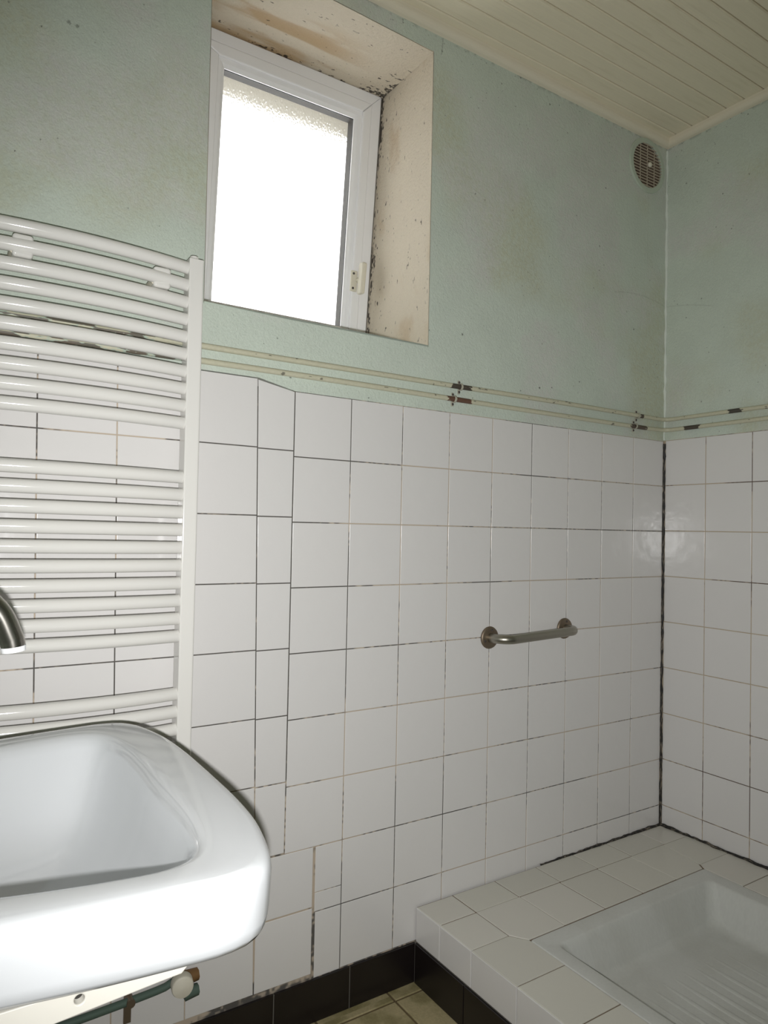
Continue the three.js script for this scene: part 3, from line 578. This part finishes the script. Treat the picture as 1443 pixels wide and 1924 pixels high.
function clip(x, y, label) {
  const t = thing('pipe_clip', label, 'pipe clip', [x, y, 0], 'pipe clips on the painted pipes');
  const g = new THREE.TorusGeometry(0.0084, 0.0014, 8, 20); g.scale(1, 1, 2.6); g.rotateY(Math.PI / 2); g.translate(x, y, 0.0103);
  part(t, 'band', g, M.paintedMetal);
  part(t, 'ear', rbox(x - 0.0038, x + 0.0038, y + 0.006, y + 0.018, 0.0, 0.0035, 0.0012), M.paintedMetal);
  part(t, 'ear', rbox(x - 0.0038, x + 0.0038, y - 0.018, y - 0.006, 0.0, 0.0035, 0.0012), M.paintedMetal);
  for (const s of [-1, 1]) part(t, 'screw', new THREE.SphereGeometry(0.0034, 10, 8).translate(x, y + s * 0.013, 0.0032), M.screw);
}
M.paintedMetal = std({ color: lin(0.42, 0.40, 0.32), roughness: 0.6 });
clip(-0.892, 1.5375, 'clip on the bare patch of the upper pipe, below the right side of the window');
clip(-0.913, 1.5025, 'clip on the rusty patch of the lower pipe, below the right of the window');
clip(-0.153, 1.5375, 'clip on the upper pipe close to the corner');
clip(-0.166, 1.5025, 'clip on the bare patch of the lower pipe close to the corner');

// ---------------------------------------------------------------- round air vent under the ceiling
const vent = thing('air_vent', 'round louvred air vent high in the corner under the ceiling', 'air vent', [VX, VY, 0]);
{
  const s = new THREE.Shape(); s.absarc(0, 0, VR + 0.013, 0, Math.PI * 2); const h = new THREE.Path(); h.absarc(0, 0, VR, 0, Math.PI * 2, true); s.holes.push(h);
  const g = new THREE.ExtrudeGeometry(s, { depth: 0.004, bevelEnabled: true, bevelSize: 0.002, bevelThickness: 0.002, bevelSegments: 2, curveSegments: 40 }); g.translate(VX, VY, 0);
  part(vent, 'rim', g, M.ventPaint);
  const du = new THREE.CylinderGeometry(VR - 0.0005, VR - 0.0005, 0.198, 48, 1, true); du.rotateX(Math.PI / 2); du.translate(VX, VY, -0.100);
  part(vent, 'duct', du, M.ventDuct, 'dusty brown clay duct');
  for (let k = -7; k <= 7; k++) { const y = k * 0.0098, w = Math.sqrt(VR * VR - y * y) - 0.0006; const b = new THREE.BoxGeometry(2 * w, 0.0020, 0.0035); b.translate(VX, VY + y, 0.0042); part(vent, 'slat', b, M.ventSlat); }
  for (const x of [-0.036, 0, 0.036]) { const w = Math.sqrt(VR * VR - x * x) - 0.0006; part(vent, 'mullion', box(VX + x - 0.0009, VX + x + 0.0009, VY - w, VY + w, 0.0016, 0.0042), M.ventSlat); }
  part(vent, 'centre_knob', (() => { const q = new THREE.SphereGeometry(0.0085, 20, 14); q.scale(1, 1, 0.8); q.translate(VX + 0.004, VY + 0.001, 0.010); return q; })(), M.whitePlastic, 'cream centre knob');
}

// ---------------------------------------------------------------- grab bar
const bar = thing('grab_bar', 'short tarnished steel grab bar on the tiled wall by the shower', 'grab bar', [-0.62, 0.864, 0]);
{
  const xa = -0.768, xb = -0.472, ya = 0.8585, yb = 0.8665, off = 0.058, r = 0.0128, pts = [];
  const bend = 0.038;
  pts.push([xa, ya, 0.002], [xa, ya, off - bend]);
  for (let i = 1; i <= 6; i++) { const a = i / 6 * Math.PI / 2; pts.push([xa + bend * (1 - Math.cos(a)), ya, off - bend + bend * Math.sin(a)]); }
  for (let i = 1; i < 5; i++) pts.push([xa + bend + (xb - xa - 2 * bend) * i / 5, ya + (yb - ya) * i / 5, off]);
  for (let i = 0; i <= 6; i++) { const a = i / 6 * Math.PI / 2; pts.push([xb - bend + bend * Math.sin(a), yb, off - bend + bend * Math.cos(a)]); }
  pts.push([xb, yb, 0.002]);
  part(bar, 'rail', tube(pts, r, 90, 20, 0.3), M.agedSteel);
  for (const [x, y] of [[xa, ya], [xb, yb]]) {
    const p = [[0.0, 0], [0.0305, 0], [0.031, 0.002], [0.0295, 0.0055], [0.025, 0.0075], [0, 0.008]].map((q) => new THREE.Vector2(...q));
    const g = new THREE.LatheGeometry(p, 36); g.rotateX(Math.PI / 2); g.translate(x, y, 0.0004); const f = part(bar, 'flange', g, M.rustySteel);
    for (const a of [1.4, 3.5, 5.6]) part(f, 'screw', new THREE.SphereGeometry(0.0034, 10, 8).scale(1, 1, 0.5).translate(x + 0.0215 * Math.cos(a), y + 0.0215 * Math.sin(a), 0.0082), M.screw);
  }
}

// ---------------------------------------------------------------- washbasin with its tap
const BH = 0.83, BZ = 0.567;
const basin = thing('washbasin', 'white ceramic washbasin with a bowed front edge', 'washbasin', [-2.03, 0.70, BZ]);
{
  // half outlines in (x, distance from the middle line); mirrored to closed loops
  const half = (list, back) => { const c = new THREE.CatmullRomCurve3(list.map(([x, v]) => new THREE.Vector3(x, 0, v)), false, 'centripetal'); const p = c.getPoints(160).map((q) => [q.x, q.z]); p.push([back, 0]); return p; };
  const outer = half([[-1.7555, 0], [-1.757, 0.1], [-1.7635, 0.18], [-1.7755, 0.235], [-1.787, 0.268], [-1.805, 0.290], [-1.835, 0.2985], [-1.88, 0.2965], [-1.96, 0.288], [-2.05, 0.274], [-2.16, 0.262], [-2.282, 0.252]], -2.282);
  const inner = half([[-1.8235, 0], [-1.825, 0.09], [-1.8315, 0.165], [-1.842, 0.207], [-1.857, 0.230], [-1.885, 0.240], [-1.93, 0.236], [-2.0, 0.222], [-2.07, 0.200], [-2.12, 0.170], [-2.145, 0.12], [-2.155, 0.05], [-2.156, 0]], -2.156);
  const O = [-1.985, 0], N = 144;
  const hit = (poly, ang) => { const dx = Math.cos(ang), dv = Math.sin(ang); let best = 0; for (let i = 0; i < poly.length - 1; i++) { const [ax, av] = poly[i], [bx, bv] = poly[i + 1], ex = bx - ax, ev = bv - av, det = dx * -ev + ex * dv; if (Math.abs(det) < 1e-12) continue; const rx = ax - O[0], rv = av - O[1], t = (rx * -ev + ex * rv) / det, s = (dx * rv - dv * rx) / det; if (t > 0 && s >= -1e-6 && s <= 1 + 1e-6) best = Math.max(best, t); } return best; };
  const ro = [], ri = [];
  for (let i = 0; i < N; i++) { let a = i / N * 2 * Math.PI; if (a > Math.PI) a = 2 * Math.PI - a; a = Math.min(Math.PI - 1e-4, Math.max(1e-4, a)); ro.push(hit(outer, a)); ri.push(hit(inner, a)); }
  const ring = (fn, y) => { const o = []; for (let i = 0; i < N; i++) { const a = i / N * 2 * Math.PI, r = fn(ro[i], ri[i], a); o.push([O[0] + r * Math.cos(a), typeof y === 'function' ? y(a) : y, BZ + r * Math.sin(a)]); } return o; };
  const clampWall = (l) => l.map(([x, y, z]) => [Math.max(x, X0 + 0.003), y, z]);
  const L = [
    ring((o, i) => 0.04, 0.655), ring((o, i) => i * 0.45, 0.665), ring((o, i) => i * 0.80, 0.70), ring((o, i) => i * 0.90, 0.742), ring((o, i) => i * 0.97, 0.7515), ring((o, i) => o - 0.03, 0.7530),
    ring((o) => o - 0.020, 0.7545), ring((o) => o - 0.010, 0.758), ring((o) => o - 0.0045, 0.765), ring((o) => o - 0.002, 0.775), ring((o) => o - 0.0005, 0.800), ring((o) => o, 0.813),
    ring((o) => o - 0.0012, 0.8205), ring((o) => o - 0.004, 0.8255), ring((o) => o - 0.009, 0.8288), ring((o) => o - 0.016, 0.8300), ring((o, i) => o - 0.45 * (o - i), 0.8302),
    ring((o, i) => i + 0.012, 0.8290), ring((o, i) => i + 0.004, 0.8268), ring((o, i) => i - 0.004, 0.8215), ring((o, i) => i - 0.0105, 0.812), ring((o, i) => i - 0.018, 0.795), ring((o, i) => i * 0.86, 0.765), ring((o, i) => i * 0.78, 0.735), ring((o, i) => i * 0.68, 0.710), ring((o, i) => i * 0.52, 0.692), ring((o, i) => i * 0.3, 0.683), ring(() => 0.022, 0.679)].map(clampWall);
  const PP = [], UV = [], I = []; for (const l of L) for (const p of l) { PP.push(...p); UV.push(p[0], p[2]); }
  for (let j = 0; j < L.length - 1; j++) for (let i = 0; i < N; i++) { const a = j * N + i, b = j * N + (i + 1) % N; I.push(a, a + N, b, b, a + N, b + N); }
  const c = PP.length / 3; PP.push(O[0], 0.655, BZ, O[0], 0.679, BZ); UV.push(0, 0, 0, 0);
  for (let i = 0; i < N; i++) { const j = (i + 1) % N; I.push(i, j, c); I.push((L.length - 1) * N + i, c + 1, (L.length - 1) * N + j); }
  const g = new THREE.BufferGeometry(); g.setAttribute('position', new THREE.Float32BufferAttribute(PP, 3)); g.setAttribute('uv', new THREE.Float32BufferAttribute(UV, 2)); g.setIndex(I); g.computeVertexNormals();
  part(basin, 'bowl', g, M.ceramic);
  part(basin, 'drain', cyl([O[0], 0.6785, BZ], [O[0], 0.682, BZ], 0.02, 0.02, 28), M.chrome);
  part(basin, 'waste_pipe', cyl([O[0], 0.50, BZ], [O[0], 0.658, BZ], 0.018, 0.018, 20), M.whitePlastic);
}
const brk = thing('basin_bracket', 'white flat bracket with a bolt hole under the washbasin', 'bracket', [-2.07, 0.70, 0.81]);
{
  const z0 = 0.816, z1 = 0.825, s = new THREE.Shape([[X0 + 0.002, 0.7495], [X0 + 0.002, 0.660], [-2.14, 0.708], [-1.98, 0.7280], [-1.8914, 0.7345], [-1.8715, 0.7357], [-1.857, 0.7495]].map((p) => new THREE.Vector2(...p)));
  const h = new THREE.Path(); h.absarc(-1.9600, 0.7410, 0.0055, 0, Math.PI * 2, true); s.holes.push(h);
  const g = new THREE.ExtrudeGeometry(s, { depth: z1 - z0, bevelEnabled: true, bevelSize: 0.0012, bevelThickness: 0.0012, bevelSegments: 2, curveSegments: 16 }); g.translate(0, 0, z0);
  part(brk, 'plate', g, M.bracket);
  part(brk, 'dark_hole_disc', cyl([-1.960, 0.7410, z0 - 0.001], [-1.960, 0.7410, z0 + 0.001], 0.0054, 0.0054, 16), M.hole);  // near-black disc paints in the shade inside the bolt hole
}
const tap = thing('basin_tap', 'curved chrome tap spout above the washbasin', 'tap', [-2.20, BH, BZ]);
{
  const z = 0.572;
  part(tap, 'base', (() => { const p = [[0, 0], [0.026, 0], [0.026, 0.004], [0.020, 0.010], [0.0185, 0.05], [0.0175, 0.062], [0, 0.062]].map((q) => new THREE.Vector2(...q)); const g = new THREE.LatheGeometry(p, 32); g.translate(-2.215, BH - 0.0005, z); return g; })(), M.chrome);
  const sp = part(tap, 'spout', tube([[-2.215, BH + 0.05, z], [-2.215, BH + 0.14, z], [-2.200, BH + 0.215, z], [-2.155, BH + 0.258, z], [-2.100, BH + 0.266, z], [-2.050, BH + 0.252, z], [-2.014, BH + 0.222, z], [-1.9985, BH + 0.190, z], [-1.9955, BH + 0.1785, z]], 0.0132, 90, 24), M.chrome);
  part(sp, 'aerator', cyl([-1.9950, BH + 0.1735, z], [-1.9957, BH + 0.1795, z], 0.0128, 0.0134, 28), M.limescale, 'limescaled aerator ring');
  part(tap, 'lever', mergeGeometries([cyl([-2.215, BH + 0.03, z], [-2.215, BH + 0.034, z + 0.05], 0.006, 0.005, 16), cyl([-2.215, BH + 0.034, z + 0.045], [-2.215, BH + 0.08, z + 0.07], 0.0055, 0.0045, 16)]), M.chrome);
}
// pipe along the tiles under the washbasin
const low = thing('supply_pipe', 'dull green pipe on the tiles under the washbasin', 'pipe', [-1.9, 0.17, 0.02]);
part(low, 'run', tube([[X0 + 0.01, 0.192, 0.022], [-2.0, 0.196, 0.022], [-1.8, 0.200, 0.022], [-1.66, 0.206, 0.022], [-1.630, 0.213, 0.022]], 0.0075, 40, 12), M.verdigris);
part(low, 'clip', mergeGeometries([box(-1.722, -1.708, 0.150, 0.225, 0.0005, 0.006), cyl([-1.715, 0.203, 0.006], [-1.715, 0.203, 0.033], 0.0085, 0.0085, 12)].map((g) => g.index ? g.toNonIndexed() : g)), M.rustySteel, 'rusty pipe clip');

renderer.render(scene, camera);
